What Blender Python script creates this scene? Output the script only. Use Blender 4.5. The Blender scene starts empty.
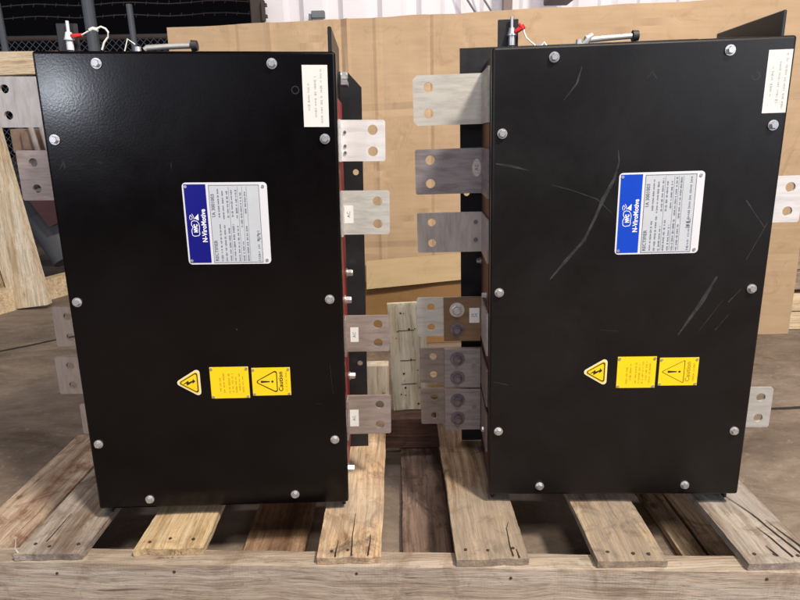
import bpy, bmesh, math, random
from mathutils import Matrix, Vector, noise
random.seed(7)
C = bpy.context.scene.collection
SC = bpy.context.scene
PI = math.pi

# ------------------------------------------------------------------ materials
def newmat(name):
    m = bpy.data.materials.new(name); m.use_nodes = True
    nt = m.node_tree; b = nt.nodes['Principled BSDF']
    return m, nt, b
def N(nt, t, **kw):
    n = nt.nodes.new(t)
    for k, v in kw.items():
        if k in n.inputs: n.inputs[k].default_value = v
        else: setattr(n, k, v)
    return n
def lk(nt, a, b): nt.links.new(a, b)
def coords(nt, scale=(1,1,1), rnd=True):
    tc = N(nt, 'ShaderNodeTexCoord'); mp = N(nt, 'ShaderNodeMapping'); mp.inputs['Scale'].default_value = scale
    src = tc.outputs['Object']
    if rnd:
        oi = N(nt, 'ShaderNodeObjectInfo'); mu = N(nt, 'ShaderNodeMath', operation='MULTIPLY'); mu.inputs[1].default_value = 37.0
        lk(nt, oi.outputs['Random'], mu.inputs[0])
        ad = N(nt, 'ShaderNodeVectorMath', operation='ADD'); lk(nt, src, ad.inputs[0]); lk(nt, mu.outputs[0], ad.inputs[1]); src = ad.outputs[0]
    lk(nt, src, mp.inputs['Vector']); return mp.outputs['Vector']
def tnoise(nt, vec, scale, detail=6, rough=.6, dist=0.0):
    n = N(nt, 'ShaderNodeTexNoise'); n.inputs['Scale'].default_value = scale; n.inputs['Detail'].default_value = detail
    n.inputs['Roughness'].default_value = rough; n.inputs['Distortion'].default_value = dist
    lk(nt, vec, n.inputs['Vector']); return n.outputs['Fac']
def ramp(nt, fac, stops):
    r = N(nt, 'ShaderNodeValToRGB'); e = r.color_ramp.elements
    while len(e) < len(stops): e.new(.5)
    for i, (p, c) in enumerate(stops):
        e[i].position = p; e[i].color = (c[0], c[1], c[2], 1) if hasattr(c, '__len__') else (c, c, c, 1)
    lk(nt, fac, r.inputs['Fac']); return r.outputs['Color']
def mix(nt, fac, a, b, mode='MIX'):
    m = N(nt, 'ShaderNodeMix', data_type='RGBA', blend_type=mode)
    if isinstance(fac, (int, float)): m.inputs[0].default_value = fac
    else: lk(nt, fac, m.inputs[0])
    for s, i in ((a, 6), (b, 7)):
        if hasattr(s, 'type') and not isinstance(s, tuple): lk(nt, s, m.inputs[i])
        else: m.inputs[i].default_value = (s[0], s[1], s[2], 1)
    return m.outputs[2]
def bump(nt, b, h, strength=.2, dist=.002):
    bp = N(nt, 'ShaderNodeBump'); bp.inputs['Strength'].default_value = strength; bp.inputs['Distance'].default_value = dist
    lk(nt, h, bp.inputs['Height']); lk(nt, bp.outputs['Normal'], b.inputs['Normal'])

def wood(name, light, mid, dark, axis='y', stain=.35, knots=True, stainc=(.05,.03,.02), s=1.0, grey=None, gain=1.0):
    m, nt, b = newmat(name)
    k = 'xyz'.index(axis)
    def sc(c, l):
        q = [c*s, c*s, c*s]; q[k] = l*s; return tuple(q)
    iso = coords(nt, (1,1,1))
    # slow bend of the grain so that fibres run round the knots
    wob = N(nt, 'ShaderNodeTexNoise'); wob.inputs['Scale'].default_value = 5; wob.inputs['Detail'].default_value = 2; lk(nt, iso, wob.inputs['Vector'])
    wsub = N(nt, 'ShaderNodeVectorMath', operation='SCALE'); wsub.inputs['Scale'].default_value = .022; lk(nt, wob.outputs['Color'], wsub.inputs[0])
    wad = N(nt, 'ShaderNodeVectorMath', operation='ADD'); lk(nt, iso, wad.inputs[0]); lk(nt, wsub.outputs[0], wad.inputs[1])
    def mp(c, l):
        n = N(nt, 'ShaderNodeMapping'); n.inputs['Scale'].default_value = sc(c, l); lk(nt, wad.outputs[0], n.inputs['Vector']); return n.outputs['Vector']
    broad = tnoise(nt, mp(28, 1.6), 1, 9, .68, .3)
    midf = tnoise(nt, mp(95, 3.5), 1, 6, .72)
    fib = tnoise(nt, mp(230, 7), 1, 5, .75)
    col = ramp(nt, broad, [(.34, dark), (.5, mid), (.64, light)])
    col = mix(nt, .8, col, ramp(nt, midf, [(.36, .58), (.56, 1.0)]), 'MULTIPLY')
    col = mix(nt, .8, col, ramp(nt, fib, [(.34, .55), (.52, 1.0)]), 'MULTIPLY')
    # hard dark checks along the grain
    chk = ramp(nt, tnoise(nt, mp(120, 2.2), 1, 3, .6), [(.66, 0), (.71, .75)])
    col = mix(nt, chk, col, (dark[0]*.3, dark[1]*.27, dark[2]*.25))
    # handling dirt, blotches and pale abrasion
    st = tnoise(nt, iso, 9.0, 9, .74, 1.2)
    col = mix(nt, ramp(nt, st, [(.5, 0), (.66, min(1, stain*1.6))]), col, stainc)
    edge_ = tnoise(nt, mp(16, 3), 2.2, 9, .8)
    col = mix(nt, ramp(nt, edge_, [(.55, 0), (.64, min(.8, stain))]), col, tuple(x*1.4 for x in stainc))
    sp = tnoise(nt, iso, 70, 4, .7)
    col = mix(nt, ramp(nt, sp, [(.63, 0), (.72, .5)]), col, (dark[0]*.5, dark[1]*.45, dark[2]*.4))
    ab = tnoise(nt, mp(20, 6), 1.7, 7, .75)
    col = mix(nt, ramp(nt, ab, [(.58, 0), (.7, .45)]), col, tuple(min(.85, x*1.25) for x in light))
    if grey:
        col = mix(nt, ramp(nt, tnoise(nt, iso, 3.7, 5, .65), [(.44, 0), (.60, .5)]), col, mix(nt, fib, tuple(x*.55 for x in grey), grey))
    if knots:
        ks = [7.5, 7.5, 7.5]; ks[k] = 4.2
        kv = N(nt, 'ShaderNodeMapping'); kv.inputs['Scale'].default_value = ks; lk(nt, wad.outputs[0], kv.inputs['Vector'])
        vo = N(nt, 'ShaderNodeTexVoronoi'); vo.inputs['Scale'].default_value = 1.0; lk(nt, kv.outputs['Vector'], vo.inputs['Vector'])
        kd = N(nt, 'ShaderNodeMath', operation='ADD'); kn = N(nt, 'ShaderNodeMath', operation='MULTIPLY'); kn.inputs[1].default_value = .12
        lk(nt, tnoise(nt, iso, 60, 3), kn.inputs[0]); lk(nt, vo.outputs['Distance'], kd.inputs[0]); lk(nt, kn.outputs[0], kd.inputs[1])
        kf = ramp(nt, kd.outputs[0], [(.085, .85), (.11, .35), (.15, .12), (.2, 0)])
        col = mix(nt, kf, col, (dark[0]*.4, dark[1]*.33, dark[2]*.28))
    if 'sawn' in name:
        sw = N(nt, 'ShaderNodeTexWave', wave_type='BANDS', bands_direction='X'); sw.inputs['Scale'].default_value = 55; sw.inputs['Distortion'].default_value = 2.2; sw.inputs['Detail'].default_value = 3
        lk(nt, iso, sw.inputs['Vector'])
        col = mix(nt, ramp(nt, tnoise(nt, iso, 6, 4, .6), [(.45, 0), (.66, .22)]), col, mix(nt, 1.0, col, ramp(nt, sw.outputs['Fac'], [(.1, .55), (.6, 1)]), 'MULTIPLY'))
    if gain != 1: col = mix(nt, 1.0, col, (gain, gain, gain), 'MULTIPLY')
    lk(nt, col, b.inputs['Base Color']); b.inputs['Roughness'].default_value = .8
    b.inputs['Specular IOR Level'].default_value = .25
    hm = N(nt, 'ShaderNodeMath', operation='ADD'); lk(nt, midf, hm.inputs[0]); lk(nt, fib, hm.inputs[1])
    bump(nt, b, hm.outputs[0], .7, .003)
    return m

def paint_black(name, base, dust, rough, bumps):
    m, nt, b = newmat(name)
    v = coords(nt, (1,1,1), False)
    d = tnoise(nt, v, 5.0, 8, .7, .5)
    vs = coords(nt, (1, 1, 6), False)
    d2 = tnoise(nt, vs, 18.0, 6, .7)
    f = ramp(nt, d, [(.4, 0), (.75, dust)])
    col = mix(nt, f, base, (.16, .16, .17))
    f2 = ramp(nt, d2, [(.66, 0), (.8, dust*.8)])
    col = mix(nt, f2, col, (.22, .21, .22))
    # pinhole specks of dust
    sp = ramp(nt, tnoise(nt, v, 170, 2, .5), [(.74, 0), (.80, dust*1.5)])
    col = mix(nt, sp, col, (.3, .29, .28))
    lk(nt, col, b.inputs['Base Color'])
    r = N(nt, 'ShaderNodeMapRange'); r.inputs[3].default_value = rough-.06; r.inputs[4].default_value = rough+.12
    lk(nt, d, r.inputs[0]); lk(nt, r.outputs[0], b.inputs['Roughness'])
    b.inputs['Specular IOR Level'].default_value = .30 if rough < .2 else .38
    bump(nt, b, tnoise(nt, v, 260, 3, .5), bumps, .00012 if rough < .2 else .00018)
    return m

def metal(name, c1, c2, rough=.4, metallic=.9, ax='x', dark=(.12,.09,.08), stain=.5, sc=6):
    m, nt, b = newmat(name)
    s = {'x': (2, 30, 30), 'z': (30, 30, 2), 'n': (8, 8, 8)}[ax]
    v = coords(nt, s); v2 = coords(nt, (1,1,1))
    col = mix(nt, tnoise(nt, v, 4, 6, .7), c1, c2)
    f = ramp(nt, tnoise(nt, coords(nt, {'x': (9, 9, 60), 'z': (60, 60, 9), 'n': (30, 30, 30)}[ax]), 1.6, 7, .7, .3), [(.44, 0), (.68, stain)])
    col = mix(nt, f, col, dark)
    lk(nt, col, b.inputs['Base Color']); b.inputs['Metallic'].default_value = metallic
    r = N(nt, 'ShaderNodeMapRange'); r.inputs[3].default_value = rough-.1; r.inputs[4].default_value = rough+.2
    lk(nt, tnoise(nt, v2, 25, 5, .6), r.inputs[0]); lk(nt, r.outputs[0], b.inputs['Roughness'])
    bump(nt, b, tnoise(nt, v, 20, 4), .15, .0005)
    return m

def flat(name, c, rough=.6, var=.12, metallic=0, sc=30):
    m, nt, b = newmat(name)
    f = tnoise(nt, coords(nt), sc, 5)
    col = mix(nt, f, tuple(x*(1-var) for x in c), tuple(min(1, x*(1+var)) for x in c))
    lk(nt, col, b.inputs['Base Color']); b.inputs['Roughness'].default_value = rough; b.inputs['Metallic'].default_value = metallic
    return m

def cardboard(name, c1, c2):
    m, nt, b = newmat(name)
    v = coords(nt, (1,1,1), False)
    w = N(nt, 'ShaderNodeTexWave', wave_type='BANDS', bands_direction='X'); w.inputs['Scale'].default_value = 40; w.inputs['Distortion'].default_value = .4
    lk(nt, v, w.inputs['Vector'])
    col = mix(nt, tnoise(nt, v, 2.2, 7, .6, .4), c1, c2)
    vs = coords(nt, (1, 1, 9), False)
    st = ramp(nt, tnoise(nt, vs, 4, 6, .7), [(.3, .82), (.6, 1.0)])
    col = mix(nt, .6, col, st, 'MULTIPLY')
    wl = ramp(nt, w.outputs['Fac'], [(0, .95), (1, 1.0)])
    col = mix(nt, .35, col, wl, 'MULTIPLY')
    dn = ramp(nt, tnoise(nt, v, 7, 9, .78, 1.4), [(.54, 0), (.76, .55)])
    col = mix(nt, dn, col, (c1[0]*.55, c1[1]*.5, c1[2]*.45))
    lk(nt, col, b.inputs['Base Color']); b.inputs['Roughness'].default_value = .85; b.inputs['Specular IOR Level'].default_value = .2
    bump(nt, b, w.outputs['Fac'], .12, .001)
    return m

def floor_mat():
    m, nt, b = newmat('worn_floor')
    v = coords(nt, (1, 1.8, 1), False); v1 = coords(nt, (1,1,1), False)
    a = tnoise(nt, v, 1.9, 10, .72, .7)
    col = ramp(nt, a, [(.3, (.10, .074, .056)), (.48, (.205, .158, .122)), (.68, (.32, .26, .205))])
    f = ramp(nt, tnoise(nt, coords(nt, (3, 9, 1), False), 5, 9, .75, .5), [(.33, .62), (.6, 1.0)])
    col = mix(nt, .55, col, f, 'MULTIPLY')
    sp = ramp(nt, tnoise(nt, v1, 45, 6, .75), [(.56, 0), (.72, .5)])
    col = mix(nt, sp, col, (.42, .37, .31))
    dk = ramp(nt, tnoise(nt, v1, 2.7, 7, .65, 1), [(.54, 0), (.74, .65)])
    col = mix(nt, dk, col, (.085, .055, .04))
    lk(nt, col, b.inputs['Base Color']); b.inputs['Roughness'].default_value = .75
    bump(nt, b, tnoise(nt, v, 24, 8, .75), .5, .004)
    return m

M = {}
M['paintL'] = paint_black('satin_black_paint', (.0022, .0014, .0016), .012, .15, .55)
M['paintR'] = paint_black('dusty_black_paint', (.0035, .0026, .0026), .03, .33, .3)
M['black'] = paint_black('black_steel', (.012, .012, .014), .12, .35, .2)
M['core'] = flat('dark_inner_body', (.008, .006, .006), .7)
M['red'] = flat('red_insulating_board', (.30, .022, .035), .45, .3)
M['redR'] = flat('dull_red_insulating_board', (.085, .014, .012), .45, .4)
M['bar'] = metal('tinned_copper', (.60, .56, .53), (.42, .385, .365), .42, .6, 'z', (.22, .19, .19), .45)
M['bar_bright'] = metal('bright_tinned_copper', (.85, .83, .82), (.72, .69, .69), .45, .5, 'x', (.4, .34, .36), .35)
M['bar_pale'] = metal('pale_tinned_copper', (.66, .65, .60), (.5, .48, .45), .5, .5, 'x', (.25, .22, .2), .4)
M['bar_dark'] = metal('tarnished_copper', (.30, .245, .215), (.20, .16, .14), .55, .25, 'x', (.08, .05, .05), .5)
M['bar_grey'] = metal('grey_tinned_copper', (.40, .37, .385), (.27, .245, .26), .42, .6, 'x', (.14, .11, .11), .6)
M['bar_tan'] = metal('tan_tinned_copper', (.50, .42, .36), (.38, .31, .26), .55, .15, 'z', (.2, .14, .11), .4)
M['bar_brown'] = metal('browned_copper', (.30, .20, .12), (.17, .105, .06), .5, .6, 'x', (.09, .05, .03), .5)
M['bar_warm'] = metal('warm_tinned_copper', (.50, .42, .38), (.36, .29, .26), .45, .65, 'x', (.18, .12, .1), .5)
M['zinc'] = metal('zinc_plated_steel', (.80, .80, .80), (.5, .5, .52), .30, .8, 'n', (.3, .3, .3), .35, 30)
M['handle'] = metal('worn_steel_tube', (.72, .72, .70), (.5, .5, .49), .4, .6, 'x', (.2, .18, .17), .4)
M['bolt_dark'] = metal('oily_steel', (.32, .28, .32), (.16, .13, .16), .4, .8, 'n', (.05, .04, .04), .6, 40)
M['plate'] = flat('white_enamel', (.66, .67, .71), .35, .04)
M['print_bg'] = flat('pale_printed_panel', (.50, .53, .57), .4, .08)
M['blue'] = flat('blue_enamel_dark', (.003, .004, .19), .3, .1)
M['blueR'] = flat('blue_enamel', (.004, .055, .50), .3, .1)
M['white'] = flat('white_paint_print', (.85, .86, .9), .4, .03)
M['paper'] = flat('white_paper', (.66, .65, .63), .7, .06)
M['ink'] = flat('grey_ink', (.13, .14, .19), .6, .2)
M['inkfaint'] = flat('faint_grey_ink', (.42, .42, .42), .6, .1)
M['yellow'] = flat('yellow_vinyl', (.90, .62, .008), .45, .04)
M['inkblack'] = flat('black_ink', (.02, .015, .01), .5)
M['inkolive'] = flat('faint_ink_on_yellow', (.42, .27, .01), .5)
M['cream'] = flat('cream_border', (.8, .72, .5), .5, .05)
M['scuff'] = flat('grey_scuff', (.075, .073, .076), .7, .35, 0, 90)
_nt = M['scuff'].node_tree; lk(_nt, ramp(_nt, tnoise(_nt, coords(_nt, (1,1,1), False), 38, 6, .7), [(.34, .10), (.62, .50)]), _nt.nodes['Principled BSDF'].inputs['Alpha'])
M['card'] = cardboard('brown_cardboard', (.44, .305, .185), (.54, .385, .245))
M['cardflap'] = cardboard('pale_folded_cardboard', (.42, .31, .17), (.52, .38, .22))
M['cardshade'] = cardboard('shade_coloured_cardboard', (.22, .12, .045), (.29, .165, .07))  # dark brown puts the shade below the flap into the colour
M['floor'] = floor_mat()
M['seam'] = flat('dirt_filled_joint', (.03, .024, .02), .9, .3)
M['wallwhite'] = flat('white_painted_steel', (.82, .78, .80), .5, .05, 0, 3)
M['frame_brown'] = flat('dark_brown_steel', (.05, .03, .022), .6, .3)
M['galv'] = flat('galvanised_steel', (.15, .165, .18), .5, .2, 0, 12)
M['rust'] = flat('rusty_rail', (.085, .065, .055), .8, .4, 0, 9)
M['wire_white'] = flat('white_wire_sleeve', (.82, .80, .76), .5, .05)
M['wire_red'] = flat('red_crimp_sleeve', (.65, .03, .03), .4, .1)
M['rubber'] = flat('black_rubber', (.02, .02, .022), .6)
M['nail'] = flat('rusty_nail_head', (.06, .035, .025), .6, .3)
M['crack'] = flat('dark_split_in_wood', (.022, .014, .01), .9)
M['greybox'] = flat('blue_grey_casting', (.08, .083, .088), .6, .3, 0, 6)
M['maroon'] = flat('maroon_steel', (.075, .028, .03), .6, .3, 0, 8)
W1 = wood('weathered_grey_pine', (.68, .60, .51), (.52, .43, .35), (.26, .18, .13), 'y', .5, True, (.12,.07,.045), 1, (.50,.46,.43), gain=.85)
W2 = wood('fresh_pale_pine', (.88, .68, .43), (.74, .53, .30), (.46, .29, .14), 'y', .3, True, (.22,.12,.06), gain=.85)
W3 = wood('split_tan_pine', (.84, .62, .41), (.66, .45, .27), (.34, .20, .10), 'y', .65, True, (.14,.075,.04), 1, (.56,.48,.40), gain=.95)
W4 = wood('old_brown_pine', (.62, .47, .32), (.44, .31, .20), (.18, .115, .07), 'y', .85, True, (.06,.035,.02), 1, (.46,.40,.33), gain=.95)
W5 = wood('dark_brown_pine', (.36, .255, .205), (.245, .168, .135), (.12, .08, .062), 'y', .5, True, (.05,.03,.022))  # darker brown tone for a lower board
W6 = wood('red_brown_pine', (.50, .33, .21), (.35, .215, .13), (.18, .10, .06), 'y', .35, True, (.10,.05,.035))
W7 = wood('reddish_plank_pine', (.76, .62, .48), (.60, .45, .33), (.34, .215, .14), 'y', .6, True, (.22,.10,.055), gain=.95)
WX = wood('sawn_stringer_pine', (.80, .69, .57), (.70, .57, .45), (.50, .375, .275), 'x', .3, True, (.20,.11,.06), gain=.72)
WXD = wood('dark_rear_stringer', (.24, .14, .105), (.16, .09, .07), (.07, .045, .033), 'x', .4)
WZ = wood('pale_crate_board', (.92, .86, .70), (.85, .78, .60), (.62, .52, .34), 'z', .1, True, (.2,.13,.08), gain=1.8)
WC = wood('cream_crate_timber', (.95, .84, .66), (.90, .75, .54), (.70, .52, .31), 'z', .12, True, (.3,.18,.10))
WCX = wood('cream_beam_timber', (.95, .80, .58), (.88, .69, .45), (.64, .46, .25), 'x', .15, True, (.3,.18,.10))

# ------------------------------------------------------------------ mesh helpers
class MB:
    def __init__(s): s.bm = bmesh.new()
    def box(s, x0, x1, y0, y1, z0, z1, bev=0, seg=2, mat=None):
        r = bmesh.ops.create_cube(s.bm, size=1)
        vs = r['verts']
        for v in vs: v.co = Vector((x0+(v.co.x+.5)*(x1-x0), y0+(v.co.y+.5)*(y1-y0), z0+(v.co.z+.5)*(z1-z0)))
        if bev:
            es = list({e for v in vs for e in v.link_edges})
            q = bmesh.ops.bevel(s.bm, geom=es, offset=bev, segments=seg, affect='EDGES', profile=.5)
            vs = q['verts']
        return s
    def cyl(s, p0, p1, r0, r1=None, n=16, cap=True):
        p0 = Vector(p0); p1 = Vector(p1); r1 = r0 if r1 is None else r1
        d = (p1-p0).normalized(); a = d.orthogonal().normalized(); b = d.cross(a)
        A = []; B = []
        for k in range(n):
            t = 2*PI*k/n; o = a*math.cos(t)+b*math.sin(t)
            A.append(s.bm.verts.new(p0+o*r0)); B.append(s.bm.verts.new(p1+o*r1))
        for k in range(n):
            s.bm.faces.new((A[k], A[(k+1)%n], B[(k+1)%n], B[k]))
        if cap: s.bm.faces.new(A[::-1]); s.bm.faces.new(B)
        return s
    def tube(s, pts, r, n=8):
        pts = [Vector(p) for p in pts]; rings = []
        ref = Vector((.3, .2, 1)).normalized()
        for i, p in enumerate(pts):
            d = (pts[min(i+1, len(pts)-1)]-pts[max(i-1, 0)]).normalized()
            a = d.cross(ref).normalized(); b = d.cross(a)
            rr = r[i] if isinstance(r, list) else r
            rings.append([s.bm.verts.new(p+(a*math.cos(2*PI*k/n)+b*math.sin(2*PI*k/n))*rr) for k in range(n)])
        for i in range(len(rings)-1):
            for k in range(n): s.bm.faces.new((rings[i][k], rings[i][(k+1)%n], rings[i+1][(k+1)%n], rings[i+1][k]))
        s.bm.faces.new(rings[0][::-1]); s.bm.faces.new(rings[-1])
        return s
    def plate(s, outer, holes, y0, y1, flip=None):
        """outline in (x,z) with holes [(cx,cz,r)], extruded from y0 to y1"""
        loops = [[(x, z) for x, z in outer]]
        for cx, cz, r in holes: loops.append([(cx+r*math.cos(2*PI*k/20), cz+r*math.sin(2*PI*k/20)) for k in range(20)])
        for Y in (y0, y1):
            es = []
            L = []
            for lp in loops:
                vs = [s.bm.verts.new((x, Y, z)) for x, z in lp]; L.append(vs)
                for i in range(len(vs)): es.append(s.bm.edges.new((vs[i], vs[(i+1) % len(vs)])))
            bmesh.ops.triangle_fill(s.bm, use_beauty=True, use_dissolve=False, edges=es)
            if Y == y0: F = L
        for a, b in zip(F, L):
            for i in range(len(a)):
                j = (i+1) % len(a); s.bm.faces.new((a[i], a[j], b[j], b[i]))
        return s
    def poly(s, pts):
        s.bm.faces.new([s.bm.verts.new(p) for p in pts]); return s
    def prism(s, pts, off):
        """flat polygon pts (3-D) thickened by vector off"""
        off = Vector(off); a = [s.bm.verts.new(p) for p in pts]; b = [s.bm.verts.new(Vector(p)+off) for p in pts]
        s.bm.faces.new(a); s.bm.faces.new(b[::-1])
        for i in range(len(a)): s.bm.faces.new((a[i], b[i], b[(i+1) % len(a)], a[(i+1) % len(a)]))
        return s
    def build(s, name, mat, parent=None, smooth=False, loc=None):
        bmesh.ops.recalc_face_normals(s.bm, faces=s.bm.faces)
        me = bpy.data.meshes.new(name); s.bm.to_mesh(me); s.bm.free()
        if mat: me.materials.append(mat)
        if smooth:
            me.shade_smooth()
            try: me.set_sharp_from_angle(angle=math.radians(40))
            except Exception: pass
        o = bpy.data.objects.new(name, me); C.objects.link(o)
        if parent: o.parent = parent
        if loc: o.location = loc
        return o
def tag(o, label=None, cat=None, group=None, kind=None):
    if label: o['label'] = label
    if cat: o['category'] = cat
    if group: o['group'] = group
    if kind: o['kind'] = kind
    return o
def empty(name, loc=(0,0,0), mat=None):
    o = bpy.data.objects.new(name, None); C.objects.link(o); o.empty_display_size = .05
    if mat: o.matrix_world = mat
    else: o.location = loc
    return o

def text_into(mb, body, size, x, z, y, rot=PI/2, bold=0.0, sx=1.0, align='CENTER'):
    """flat lettering in the local xz plane at depth y, facing -y; rot turns it counter-clockwise"""
    cu = bpy.data.curves.new('lettering', 'FONT'); cu.body = body; cu.size = size; cu.align_x = align; cu.align_y = 'CENTER'
    cu.offset = bold; cu.resolution_u = 3; cu.space_character = 1.05
    o = bpy.data.objects.new('lettering', cu); C.objects.link(o)
    bpy.context.view_layer.update()
    dg = bpy.context.evaluated_depsgraph_get(); me = o.evaluated_get(dg).to_mesh()
    c, s = math.cos(rot), math.sin(rot)
    vs = [mb.bm.verts.new((x+(v.co.x*sx*c-v.co.y*s), y, z+(v.co.x*sx*s+v.co.y*c))) for v in me.vertices]
    for p in me.polygons:
        try: mb.bm.faces.new([vs[i] for i in p.vertices])
        except ValueError: pass
    o.evaluated_get(dg).to_mesh_clear()
    bpy.data.objects.remove(o); bpy.data.curves.remove(cu)
def microprint(mb, x, z0, z1, y, h, rng, up=True, gap=.25, w=.0011):
    """a line of tiny illegible characters running vertically along z"""
    z = z0
    while z < z1:
        n = rng.randint(2, 8)
        for _ in range(n):
            if z > z1: break
            hh = h*rng.choice([.6, .6, .75, 1.0]); ww = w*rng.uniform(.6, 1.1)
            k = rng.randint(0, 3)
            t = h*.16
            if k == 0: rects = [(x-hh/2, x+hh/2, z, z+t)]
            elif k == 1: rects = [(x-hh/2, x+hh/2, z, z+t), (x+hh/2-t, x+hh/2, z, z+ww)]
            elif k == 2: rects = [(x-hh/2, x-hh/2+t, z, z+ww), (x+hh/2-t, x+hh/2, z, z+ww), (x-hh/2, x+hh/2, z+ww-t, z+ww)]
            else: rects = [(x-hh/2, x+hh/2, z+ww/2-t/2, z+ww/2+t/2), (x-t/2, x+t/2, z, z+ww)]
            for a, b, c, d in rects: mb.poly([(a, y, c), (b, y, c), (b, y, d), (a, y, d)])
            z += w*1.35
        z += w*rng.uniform(1.2, 2.6)
def rrect(x0, x1, z0, z1, r, n=5):
    out = []
    for cx, cz, a in ((x1-r, z1-r, 0), (x0+r, z1-r, 90), (x0+r, z0+r, 180), (x1-r, z0+r, 270)):
        for k in range(n+1):
            t = math.radians(a+90*k/n); out.append((cx+r*math.cos(t), cz+r*math.sin(t)))
    return out
def ribbon(mb, pts, widths, y, rng=None):
    P = [Vector((x, 0, z)) for x, z in pts]
    # resample
    Q = []; Wd = []
    for i in range(len(P)-1):
        for k in range(6):
            t = k/6; Q.append(P[i].lerp(P[i+1], t)); Wd.append(widths[i]*(1-t)+widths[i+1]*t)
    Q.append(P[-1]); Wd.append(widths[-1])
    L = []; R_ = []
    for i, q in enumerate(Q):
        d = (Q[min(i+1, len(Q)-1)]-Q[max(i-1, 0)]).normalized(); nrm = Vector((-d.z, 0, d.x))
        w = Wd[i]*(rng.uniform(.75, 1.15) if rng else 1)/2
        a = q+nrm*w; b = q-nrm*w
        L.append(mb.bm.verts.new((a.x, y, a.z))); R_.append(mb.bm.verts.new((b.x, y, b.z)))
    for i in range(len(Q)-1): mb.bm.faces.new((L[i], L[i+1], R_[i+1], R_[i]))

# ------------------------------------------------------------------ electrical cabinets
def hexbolt(x, y, z, r=.0066, h=.006, n=6, dirn=(0,-1,0), washer=True, rot=0):
    mb = MB(); d = (Vector(dirn)+Vector((.001+rot*.0004, .0003, .0007))).normalized(); p = Vector((x, y, z))
    if washer: mb.cyl(p+d*.0004, p+d*.0022, r*1.32, n=20)
    mb.cyl(p+d*.002, p+d*(.002+h*.75), r, n=n)
    mb.cyl(p+d*(.002+h*.75), p+d*(.002+h), r*.98, r*.84, n=n, cap=False)
    mb.cyl(p+d*(.002+h), p+d*(.002+h*.62), r*.84, r*.42, n=n, cap=True)
    return mb
def bus_bar(root, side, outer, z0, z1, depth, mat, holex=.030, hr=.0088, hoff=.26, corner=.004, front=.03, label=None):
    inner = side*.252
    x0, x1 = sorted((outer, inner)); hx = outer - side*holex; zc = (z0+z1)/2; h = z1-z0
    if side > 0: out = [(x0, z0), (x1-corner, z0), (x1, z0+corner), (x1, z1-corner), (x1-corner, z1), (x0, z1)]
    else: out = [(x0+corner, z0), (x1, z0), (x1, z1), (x0+corner, z1), (x0, z1-corner), (x0, z0+corner)]
    mb = MB(); mb.plate(out, [(hx, zc+hoff*h, hr), (hx, zc-hoff*h, hr)], depth, depth+.006)
    a, b = sorted((side*.2485, side*.252)); mb.box(a, b, front, depth+.006, z0, z1)
    o = mb.build('terminal_bar', mat, root)
    if label: o['label'] = label
    return o

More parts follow.
